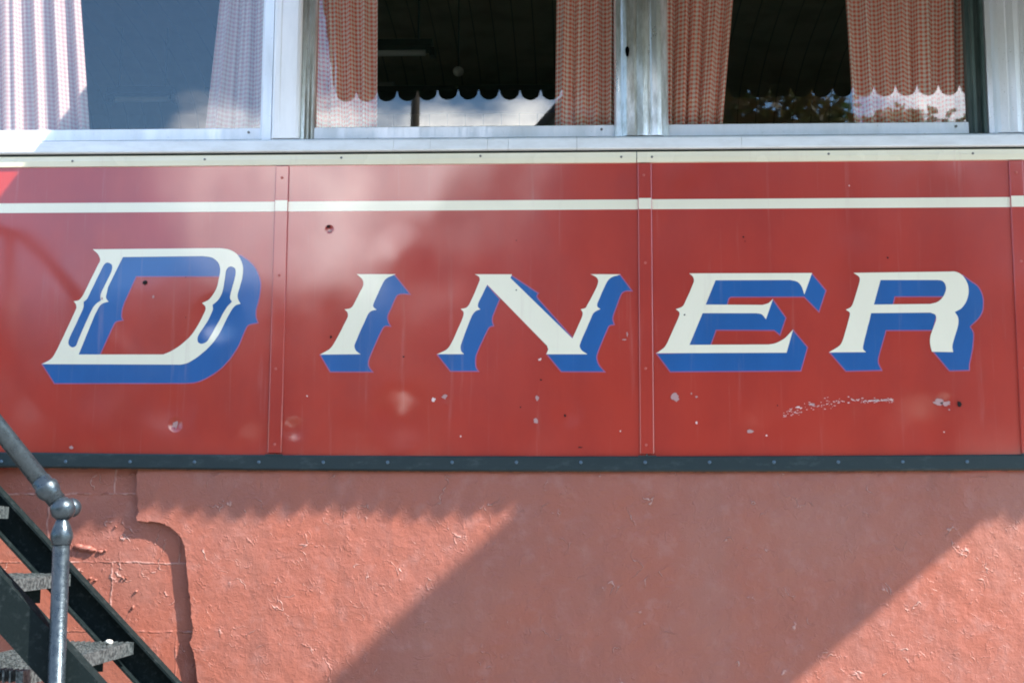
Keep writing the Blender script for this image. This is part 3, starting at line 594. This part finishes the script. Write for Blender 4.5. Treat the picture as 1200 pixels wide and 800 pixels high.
# mortar lumps squeezed out on the block wall
bm = bmesh.new()
for (px, py, rx, ry) in ((100, 642, .020, .008), (92, 640, .016, .008), (108, 644, .013, .007), (117, 646, .009, .005), (123, 645, .006, .004), (106, 677, .005, .004), (112, 679, .005, .003), (143, 677, .004, .003), (148, 677, .004, .002), (156, 711, .004, .005), (160, 692, .004, .003), (135, 617, .004, .003)):
    q = P(px, py, YB-.003); ball(bm, q, 1, rx, .011 if rx > .01 else .005, ry, 2)
for v in bm.verts: v.co += Vector((1, .5, 1))*.003*noise.noise(v.co*70)
new('mortar_lump', bm, BLOCK, fnd, True)
# ------------------------------------------------------------------ curtains
def curtain(label, pxa_t, pxb_t, pxa_b, pxb_b, nf, seed, amp=.012, m=None):
    Y = GY+.034; rnd = random.Random(seed)
    zt, zb = 3.36, Z_G0-.10; z_t40, z_b150 = P(600, 40, Y).z, P(600, 150, Y).z
    A, B = P(pxa_t, 40, Y).x, P(pxb_t, 40, Y).x; A2, B2 = P(pxa_b, 150, Y).x, P(pxb_b, 150, Y).x
    nu, nv = 120, 34; bm = bmesh.new(); uvl = bm.loops.layers.uv.new(); g = []
    ph = [rnd.uniform(0, 6.28) for _ in range(4)]
    su = [0]
    f = lambda u, v: amp*(math.sin(2*math.pi*nf*(u+.035*math.sin(3.1*u*2+ph[0]))+ph[1])+.45*math.sin(2*math.pi*nf*2.3*u+ph[2]+.8*v)+.25*math.sin(2*math.pi*nf*.6*u+ph[3]+1.5*v))
    for j in range(nv+1):
        v = j/nv; z = zt+(zb-zt)*v; k = (z_t40-z)/(z_t40-z_b150); a = A+(A2-A)*k; b = B+(B2-B)*k; row = []
        for i in range(nu+1):
            u = i/nu; row.append(bm.verts.new((a+(b-a)*u+.004*math.sin(2*math.pi*nf*u*1.0+ph[3])*v, Y+f(u, v)*(.6+.5*v), z+.002*math.sin(9*u+ph[0]))))
        g.append(row)
    s = [0]
    for i in range(nu): s.append(s[-1]+math.hypot((B-A)/nu, f((i+1)/nu, .5)-f(i/nu, .5)))
    for j in range(nv):
        for i in range(nu):
            fc = bm.faces.new((g[j][i], g[j+1][i], g[j+1][i+1], g[j][i+1]))
            for lp, (ii, jj) in zip(fc.loops, ((i, j), (i, j+1), (i+1, j+1), (i+1, j))): lp[uvl].uv = (s[ii], (zt-zb)*jj/nv)
    # a hem turned at the free edge
    o = new('curtain', bm, m or GING, None, True); sm = o.modifiers.new('thickness', 'SOLIDIFY'); sm.thickness = .0012
    bmr = bmesh.new(); tube(bmr, [(A-.01, Y, zt-.01), (B+.01, Y, zt-.01)], .006); new('curtain_rod', bmr, ENAMEL, o)
    return tag(o, label, 'curtain', 'gingham curtains in the diner windows')
curtain('gingham curtain, paled by a painted-in sky reflection, at the far left, with bright scalloped sun patches on its folds', -40, 97, -40, 104, 5, 1, .014, GINGP)
curtain('gingham curtain, lilac from a painted-in sky reflection, just left of the wide white window post', 253, 312, 240, 312, 3, 2, .012, GINGP)
curtain('orange gingham curtain on the left side of the middle window, beside the white post', 368, 443, 372, 443, 4, 3)
curtain('orange gingham curtain on the right side of the middle window, against the fluted grey pillar', 651, 724, 649, 724, 4, 4)
curtain('orange gingham curtain just right of the fluted grey pillar, its foot lost in sky reflections', 779, 856, 779, 847, 4, 5, .014)
curtain('widest orange gingham curtain, in the right window beside the dark green jamb', 992, 1134, 998, 1134, 6, 6, .014)
# ------------------------------------------------------------------ lamps inside
def fixture(label, pxa, pxb, py, Y):
    a, b = P(pxa, py, Y), P(pxb, py, Y)
    o = empty('ceiling_lamp', label, 'lamp', 'strip lamps inside the diner', ((a.x+b.x)/2, Y, a.z)); L = (b.x-a.x)/2
    new('lamp_housing', (lambda bm: (prism_x(bm, [(-.05, .0), (-.03, .035), (.03, .035), (.05, .0)], -L, L), fixn(bm))[1])(bmesh.new()), CORN, o)
    bm = bmesh.new(); tube(bm, [(-L+.03, 0, -.016), (L-.03, 0, -.016)], .013); new('tube', bm, ENAMEL, o)
    for s in (-1, 1): new('end_cap', BX((s*L-.012*s, -.03, -.035), (s*L+.012*s, .03, .0), .003), CORN, o)
    zt = 3.86-a.z
    for s in (-1, 1): bm = bmesh.new(); tube(bm, [(s*L*.7, 0, .034), (s*L*.7, 0, max(zt, .05))], .004, 6); new('hanger', bm, CORN, o)
fixture('unlit fluorescent strip lamp seen through the top of the middle window', 395, 507, 59, 1.5)
fixture('pale unlit strip lamp seen through the blue reflection in the left window', 128, 205, 113, 2.1)
q = P(537, 84, 1.7); lo = empty('pendant_lamp', 'small round pale bulb hanging inside the middle window', 'lamp', None, q)
bm = bmesh.new(); ball(bm, (0, 0, 0), .024, 1, 1, .9); new('bulb', bm, ENAMEL, lo, True)
bm = bmesh.new(); tube(bm, [(0, 0, .02), (0, 0, 3.85-q.z)], .003, 6); new('cord', bm, CORN, lo)
q0, q1 = P(430, 107, 2.7), P(465, 107, 2.7)
ob = new('pale_reflection_block', BX((q0.x, 2.62, q0.z-.022), (q1.x, 2.80, q0.z+.022), .004), COUNTER); tag(ob, 'added pale carton on the dark shelf behind the middle window', 'stand_in')  # pale block added where a reflection shows
sh = empty('wall_shelf', 'dark shelf on the diner back wall behind the middle window', 'shelf')
new('shelf_board', BX((q0.x-.8, 2.55, q0.z-.050), (q1.x+1.6, DEP-.062, q0.z-.0225), .002), CORN, sh)
for xx in (q0.x-.7, q1.x+1.4): new('bracket', BX((xx, 2.60, q0.z-.16), (xx+.02, DEP-.062, q0.z-.0505), .002), CORN, sh)
# ------------------------------------------------------------------ metal stairs
st = empty('metal_staircase', 'dark green metal stairs with a grey pipe handrail at the lower left', 'stairs')
FY, NY = -.09, -.88
A = P(82.9, 665.8, FY); B = P(168.8, 758.8, FY); sdir = (B-A); sdir.y = 0; slope = sdir.z/sdir.x
def stringer(y0, y1, x0, z0, name='stringer'):
    xa, xb = -2.25, x0+(0.06-z0)/slope
    za = z0+(xa-x0)*slope; zb = .06
    hv = .125
    bm = bmesh.new()
    def slab(ya, yb, o0, o1):
        v = [bm.verts.new((x, y, z+o)) for y in (ya, yb) for (x, z) in ((xa, za), (xb, zb)) for o in (o0, o1)]
        for f in ((0, 1, 3, 2), (4, 6, 7, 5), (0, 4, 5, 1), (2, 3, 7, 6), (0, 2, 6, 4), (1, 5, 7, 3)): bm.faces.new([v[i] for i in f])
    slab(y0, y0+(.007 if y1 > y0 else -.007), -hv, 0)
    slab(y0+(.0075 if y1 > y0 else -.0075), y1, -.009, 0); slab(y0+(.0075 if y1 > y0 else -.0075), y1, -hv, -hv+.009)
    return new(name, fixn(bm), STAIR, st)
stringer(FY+.045, FY, A.x, A.z)
B2 = P(60, 727, NY); stringer(NY-.045, NY, B2.x, B2.z)
rise, run = .19, .19/abs(slope); T0 = P(153, 752, FY-.03)
for i in range(-6, 5):
    zt = T0.z+rise*i; xr = T0.x-run*i
    if zt < .1 or zt > 1.62: continue
    x0 = xr-.235
    bm = bmesh.new()
    box(bm, (x0, NY+.002, zt-.034), (x0+.006, FY-.002, zt)); box(bm, (xr-.012, NY+.002, zt-.036), (xr, FY-.002, zt-.002))
    for k in range(1, 15):
        x = x0+.235*k/15; box(bm, (x-.0022, NY+.004, zt-.028), (x+.0022, FY-.004, zt+random.uniform(-.001, .001)))
    for k in range(16):
        y = NY+.03+(FY-NY-.06)*k/15; box(bm, (x0+.006, y-.003, zt-.010), (xr-.012, y+.003, zt-.0015))
    td = new('tread', bm, GRATE, st)
    new('tread_bracket', (lambda bm: (box(bm, (x0+.03, FY-.008, zt-.085), (x0+.15, FY-.001, zt-.037), .001), box(bm, (x0+.02, FY-.03, zt-.040), (x0+.17, FY-.0085, zt-.0365)), bm)[2])(bmesh.new()), STAIR, td)
    bm = bmesh.new(); tube(bm, [(x0+.09, FY-.008, zt-.06), (x0+.09, FY-.018, zt-.06)], .011, 6); new('bolt', bm, STAIR, td)
new('landing', BX((-3.5, NY-.05, 1.585), (-2.262, -.012, 1.62), .004), GRATE, st)
for (x, y) in ((-3.4, NY), (-3.4, -.1), (-2.33, NY)): new('leg', BX((x-.025, y-.025, 0), (x+.025, y+.025, 1.584), .003), STAIR, st)
# handrail post with fittings
PY = NY-.06; pt = P(73.5, 596, PY); pb = P(67.5, 760, PY); dv = (pb-pt); dv.y = 0
base = pt+dv*((pt.z-.1)/abs(dv.z)); sc_ = (PY-CAM.y)/FPX
bm = bmesh.new(); c0 = pt+dv.normalized()*(24*sc_); tube(bm, [c0, base], 9.9*sc_, 28); post = new('post', bm, PIPE, st, True)
bm = bmesh.new(); dn = dv.normalized()
prf = [(9, 6.0), (12, 6.4), (17, 8.6), (23, 11), (29, 12.9), (34, 13.0), (38, 11.8), (41, 11.0), (42, 10.4)]
tube(bm, [pt+dn*(h*sc_) for h, r in prf], [r*sc_ for h, r in prf], 28); new('collar', bm, PIPE, post, True)
bm = bmesh.new(); ball(bm, pt, 14.6*sc_, sub=4); new('ball_joint', bm, PIPE, post, True)
q = P(84, 594.5, PY+.035); bm = bmesh.new(); ball(bm, q, 11.5*sc_, sub=4); tube(bm, [pt, q], 7*sc_, 16); new('end_plug', bm, PIPE, post, True)
r0 = P(67, 587, PY); r1 = P(40, 553, PY); rv = (r1-r0).normalized()
e1 = r0+rv*.075
bm = bmesh.new(); prf = [(-.006, 6.0), (.004, 8.0), (.012, 10.0), (.022, 12.6), (.030, 14.2), (.038, 14.6), (.045, 14.0), (.048, 12.0), (.062, 11.8), (.064, 10.4)]
tube(bm, [r0+rv*h for h, r in prf], [r*sc_ for h, r in prf], 28); new('socket', bm, PIPE, post, True)
bm = bmesh.new(); up = r0+rv*((2.62-r0.z)/rv.z); tube(bm, [r0, up, up+Vector((-.12, 0, .02)), Vector((-3.4, PY, up.z+.02))], 11*sc_, 28); rl = new('handrail', bm, PIPE, st, True)
bm = bmesh.new(); tube(bm, [(up.x-.05, PY, 1.6), (up.x-.05, PY, up.z+.0)], 9.9*sc_, 20); new('post', bm, PIPE, st, True)
bm = bmesh.new(); tube(bm, [(-3.4, PY, 1.6), (-3.4, PY, up.z+.02)], 9.9*sc_, 20); new('post', bm, PIPE, st, True)
q = P(130, 746, FY-.09); bm = bmesh.new(); ball(bm, (0, 0, 0), 1, .011, .010, .007, 2)
for v in bm.verts: v.co += v.co.normalized()*.003*noise.noise(v.co*150)
tag(new('pebble', bm, ENAMEL, None, True, (q.x, FY-.10, T0.z+.006)), 'small white pebble lying on the grating step near the stair edge', 'pebble')
# ------------------------------------------------------------------ awning above the windows (seen mirrored in the glass)
VY = -.72; PITCH = .0752
zc = P(520, 118, -VY+2*GY).z; x_l = P(393.5, 110, -VY+2*GY).x
aw = empty('window_awning', 'dark green canvas awning with a scalloped valance over the diner windows', 'awning')
prof = [(-.012, 3.74), (-.25, 3.60), (-.50, 3.42), (VY+.001, zc+.135)]
xr = x_l+PITCH*math.floor((2.93-x_l)/PITCH)
bm = bmesh.new(); prev = None
for y, z in prof:
    r = [bm.verts.new((x_l, y, z)), bm.verts.new((xr, y, z))]
    if prev: bm.faces.new((prev[0], prev[1], r[1], r[0]))
    prev = r
bmesh.ops.solidify(bm, geom=bm.faces[:], thickness=.003); new('canopy', fixn(bm), CANVAS, aw)
bm = bmesh.new(); ns = int(round((xr-x_l)/PITCH)); lower = []
for k in range(ns):
    for s in range(10):
        t = s/10; lower.append((x_l+PITCH*(k+t), zc+.040*(1-math.sqrt(max(0, 1-(2*t-1)**2)))))
lower.append((xr, zc+.040))
prev = None
for x, z in lower:
    r = [bm.verts.new((x, VY-.002, zc+.145)), bm.verts.new((x, VY-.002+.006*math.sin(x*11), z))]
    if prev: bm.faces.new((prev[0], r[0], r[1], prev[1]))
    prev = r
bmesh.ops.solidify(bm, geom=bm.faces[:], thickness=.002); new('valance', fixn(bm), CANVAS, aw)
def zslope(y):
    for (ya_, za_), (yb_, zb_) in zip(prof, prof[1:]):
        if ya_ >= y >= yb_: return za_+(zb_-za_)*(y-ya_)/(yb_-ya_)
    return prof[-1][1]
bm = bmesh.new(); prev = None
for k in range(101):
    y = -.014+(VY+.004+.014)*k/100; ph_ = (k % 10)/10 if k < 100 else 0
    r = [bm.verts.new((x_l-.003, y, zslope(y)+.004)), bm.verts.new((x_l-.004, y, zslope(y)-.075-.038*math.sqrt(max(0, 1-(2*ph_-1)**2))))]
    if prev: bm.faces.new((prev[0], r[0], r[1], prev[1]))
    prev = r
bmesh.ops.solidify(bm, geom=bm.faces[:], thickness=.002); new('added_side_flap', fixn(bm), CANVAS, aw)  # unseen side flap added to trim the sun on the left curtain
for xx in [x_l+.02+(xr-x_l-.04)*k/4 for k in range(5)]:
    bm = bmesh.new(); tube(bm, [(xx, -.012, 3.50), (xx, VY+.012, zc+.12)], .011, 10); new('arm', bm, PIPE, aw)
# ------------------------------------------------------------------ projecting sign added unseen at the right to cast the diagonal shade
XS = 3.02
def back(px, py, Y=YS):
    s = P(px, py, Y); d = (XS-s.x)/SUN_A; return Vector((XS, s.y-d, s.z+SUN_K*d))
u1, u2 = back(614, 604), back(437, 762); l1, l2 = back(1158, 592), back(962, 760)  # board corners traced back along the sun from the wanted shadow edges
du = (u2-u1); dl = (l2-l1); ya, yb = -.35, -2.25
pts = [l1+dl*((ya-l1.y)/dl.y), l1+dl*((yb-l1.y)/dl.y), u1+du*((yb-u1.y)/du.y), u1+du*((ya-u1.y)/du.y)]
sg = empty('added_shadow_board', 'unseen blank red sign board standing out from the roof edge at the right', 'blocker')
bm = bmesh.new(); a = [bm.verts.new(p+Vector((.04, 0, 0))) for p in pts]; b = [bm.verts.new(p-Vector((.04, 0, 0))) for p in pts]
bm.faces.new(a); bm.faces.new(b[::-1])
for i in range(4): bm.faces.new((a[i], b[i], b[(i+1) % 4], a[(i+1) % 4]))
new('board', fixn(bm), BLOCKERM, sg)
for f in (.25, .75):
    q = pts[0].lerp(pts[3], f); bm = bmesh.new(); tube(bm, [(XS, .03, q.z), q+Vector((0, -.1, 0))], .02, 10); new('bracket', bm, PIPE, sg)
# ------------------------------------------------------------------ across the street (seen mirrored in paint and glass)
def tree_mesh(h, cr, seed, lm):
    rnd = random.Random(seed); tr = bmesh.new(); cw = bmesh.new(); base_z = h*.32
    tube(tr, [(0, 0, -.2), (.02*h, 0, h*.2), (0, .02*h, h*.45), (0, 0, h*.72)], [h*.03, h*.022, h*.016, h*.006], 9)
    cl = []
    for k in range(44):
        a = rnd.uniform(0, 6.28); zz = rnd.uniform(.0, 1); rr = cr*(.95-.55*abs(zz-.35)**1.2)*rnd.uniform(.35, 1)
        c = Vector((rr*math.cos(a), rr*math.sin(a), base_z+(h-base_z)*(zz*.9+.02))); cl.append((c, cr*rnd.uniform(.22, .42)))
        if k < 10: tube(tr, [(0, 0, h*rnd.uniform(.28, .5)), (c.x*.5, c.y*.5, c.z-.15*h), c], [h*.010, h*.006, h*.002], 6)
    for c, r in cl:
        for _ in range(210):
            d = Vector((rnd.gauss(0, 1), rnd.gauss(0, 1), rnd.gauss(0, 1))).normalized()*r*rnd.uniform(.35, 1)**.6; d.z *= .75
            q = c+d; s = rnd.uniform(.06, .13); u = Vector((rnd.gauss(0, 1), rnd.gauss(0, 1), rnd.gauss(0, .6))).normalized(); v = u.cross(Vector((rnd.gauss(0, 1), rnd.gauss(0, 1), rnd.gauss(0, 1)))).normalized()
            cw.faces.new([cw.verts.new(q+u*s), cw.verts.new(q+v*s*.6), cw.verts.new(q-u*s), cw.verts.new(q-v*s*.6)])
    return tr, cw
def tree(px, top, D, cr, seed, lm, label):
    q = M_(px, top, D); h = q.z; tr, cw = tree_mesh(h, cr, seed, lm)
    o = empty('street_tree', label, 'tree', 'trees across the street', (q.x, -D, 0)); new('trunk', tr, BARK, o, True); new('crown', cw, LEAF[lm], o)
T = [(-60, 330, 20, 2.0, 0, 'low green tree at the left end of the row across the street'), (60, 345, 21, 1.9, 0, 'low round green tree second from the left across the street'),
     (185, 340, 20, 1.9, 0, 'low green tree opposite the painted letter D'), (300, 318, 22, 2.2, 1, 'low rusty tree opposite the seam after the D'),
     (405, 335, 20, 1.9, 0, 'low green tree left of the grey house'), (800, 70, 18, 2.4, 0, 'tall green tree just right of the grey house'),
     (905, 40, 17, 2.6, 1, 'tall rusty leaved tree opposite the right window'), (1005, 90, 19, 2.3, 0, 'tall green tree third from the right across the street'),
     (1110, 135, 18, 2.2, 1, 'rusty leaved tree opposite the painted letter R'), (1260, 120, 17, 2.4, 0, 'tall green tree at the right end of the row across the street')]
for i, (px, top, D, cr_, lm, lb) in enumerate(T): tree(px, top, D, cr_, 20+i, lm, lb)
# house
HD = 24; hr = M_(745, 30, HD); he = M_(500, 300, HD); hx = hr.x; hw = hx-he.x
ho = empty('house', 'grey clapboard house with a steep gable across the street', 'house', None, (hx, -HD, 0))
bm = bmesh.new(); prism = [(-hw, -.1), (hw, -.1), (hw, he.z), (0, hr.z), (-hw, he.z)]
fa = [bm.verts.new((x, 0, z)) for x, z in prism]; fb = [bm.verts.new((x, -8, z)) for x, z in prism]; bm.faces.new(fa); bm.faces.new(fb[::-1])
for i in range(5): bm.faces.new((fa[i], fb[i], fb[(i+1) % 5], fa[(i+1) % 5]))
new('wall', fixn(bm), CLAP, ho)
bm = bmesh.new()
for s in (-1, 1):
    e = Vector((s*hw, 0, he.z)); r = Vector((0, 0, hr.z)); d = (e-r).normalized(); n_ = Vector((-d.z*s, 0, d.x*s))*.12*s; n_ = Vector((abs(d.z)*s, 0, abs(d.x)))*.14
    e2 = e+d*.35; v = [bm.verts.new(p) for p in (r+Vector((0, .3, .003)), e2+Vector((0, .3, 0)), e2+n_+Vector((0, .3, 0)), r+Vector((0, .3, .17)), r+Vector((0, -8.3, .003)), e2+Vector((0, -8.3, 0)), e2+n_+Vector((0, -8.3, 0)), r+Vector((0, -8.3, .17)))]
    for f in ((0, 1, 2, 3), (4, 7, 6, 5), (0, 4, 5, 1), (3, 2, 6, 7), (1, 5, 6, 2)): bm.faces.new([v[i] for i in f])
rf = new('roof', fixn(bm), SHING, ho); new('chimney', BX((hw*.5-.3, -3, he.z+.5), (hw*.5+.3, -2.4, hr.z+.2), .02), BARK, rf)
for (wx, wz) in ((-hw*.55, 3.6), (hw*.55, 3.6), (-hw*.6, .9), (hw*.6, .9), (0, 6.2)):
    fw = new('window', (lambda bm: (box(bm, (wx-.55, .002, wz), (wx-.45, .06, wz+1.5)), box(bm, (wx+.45, .002, wz), (wx+.55, .06, wz+1.5)), box(bm, (wx-.449, .002, wz+1.4), (wx+.449, .06, wz+1.5)), box(bm, (wx-.449, .002, wz), (wx+.449, .06, wz+.1)), box(bm, (wx-.449, .002, wz+.72), (wx+.449, .05, wz+.78)), bm)[5])(bmesh.new()), PAINTW, ho)
    new('pane', BX((wx-.449, .002, wz+.1), (wx+.449, .02, wz+.719)), SEAL, fw); new('pane', BX((wx-.449, .002, wz+.781), (wx+.449, .02, wz+1.399)), SEAL, fw)
new('door', BX((-.5, .002, 0), (.5, .06, 2.1), .01), CORN, ho)
# utility pole and wires
UD = 23; up_ = M_(487, 120, UD); ut = empty('utility_pole', 'wooden utility pole with crossarm across the street', 'pole', None, (up_.x, -UD, 0))
bm = bmesh.new(); tube(bm, [(0, 0, -.2), (0, 0, 12.6)], [.13, .085], 14); new('mast', bm, WOODP, ut, True); new('crossarm', BX((-1.0, -.06, 11.8), (1.0, .06, 11.95), .01), WOODP, ut)
for xx in (-.9, -.4, .4, .9): bm = bmesh.new(); tube(bm, [(xx, 0, 11.95), (xx, 0, 12.0), (xx, 0, 12.12)], [.03, .05, .02], 8); new('insulator', bm, ENAMEL, ut)
new_w = bmesh.new()
for xx in (-.9, .9):
    for s in (1,):
        a = Vector((up_.x+xx, -UD, 12.13)); b_ = Vector((up_.x+xx+s*32, -UD-.5, 12.0)); tube(new_w, [a.lerp(b_, t)-Vector((0, 0, 1.2*(1-(2*t-1)**2))) for t in [k/12 for k in range(13)]], .006, 5)
tag(new('overhead_wire', new_w, SEAL), 'sagging power wires strung from the wooden pole', 'wire')
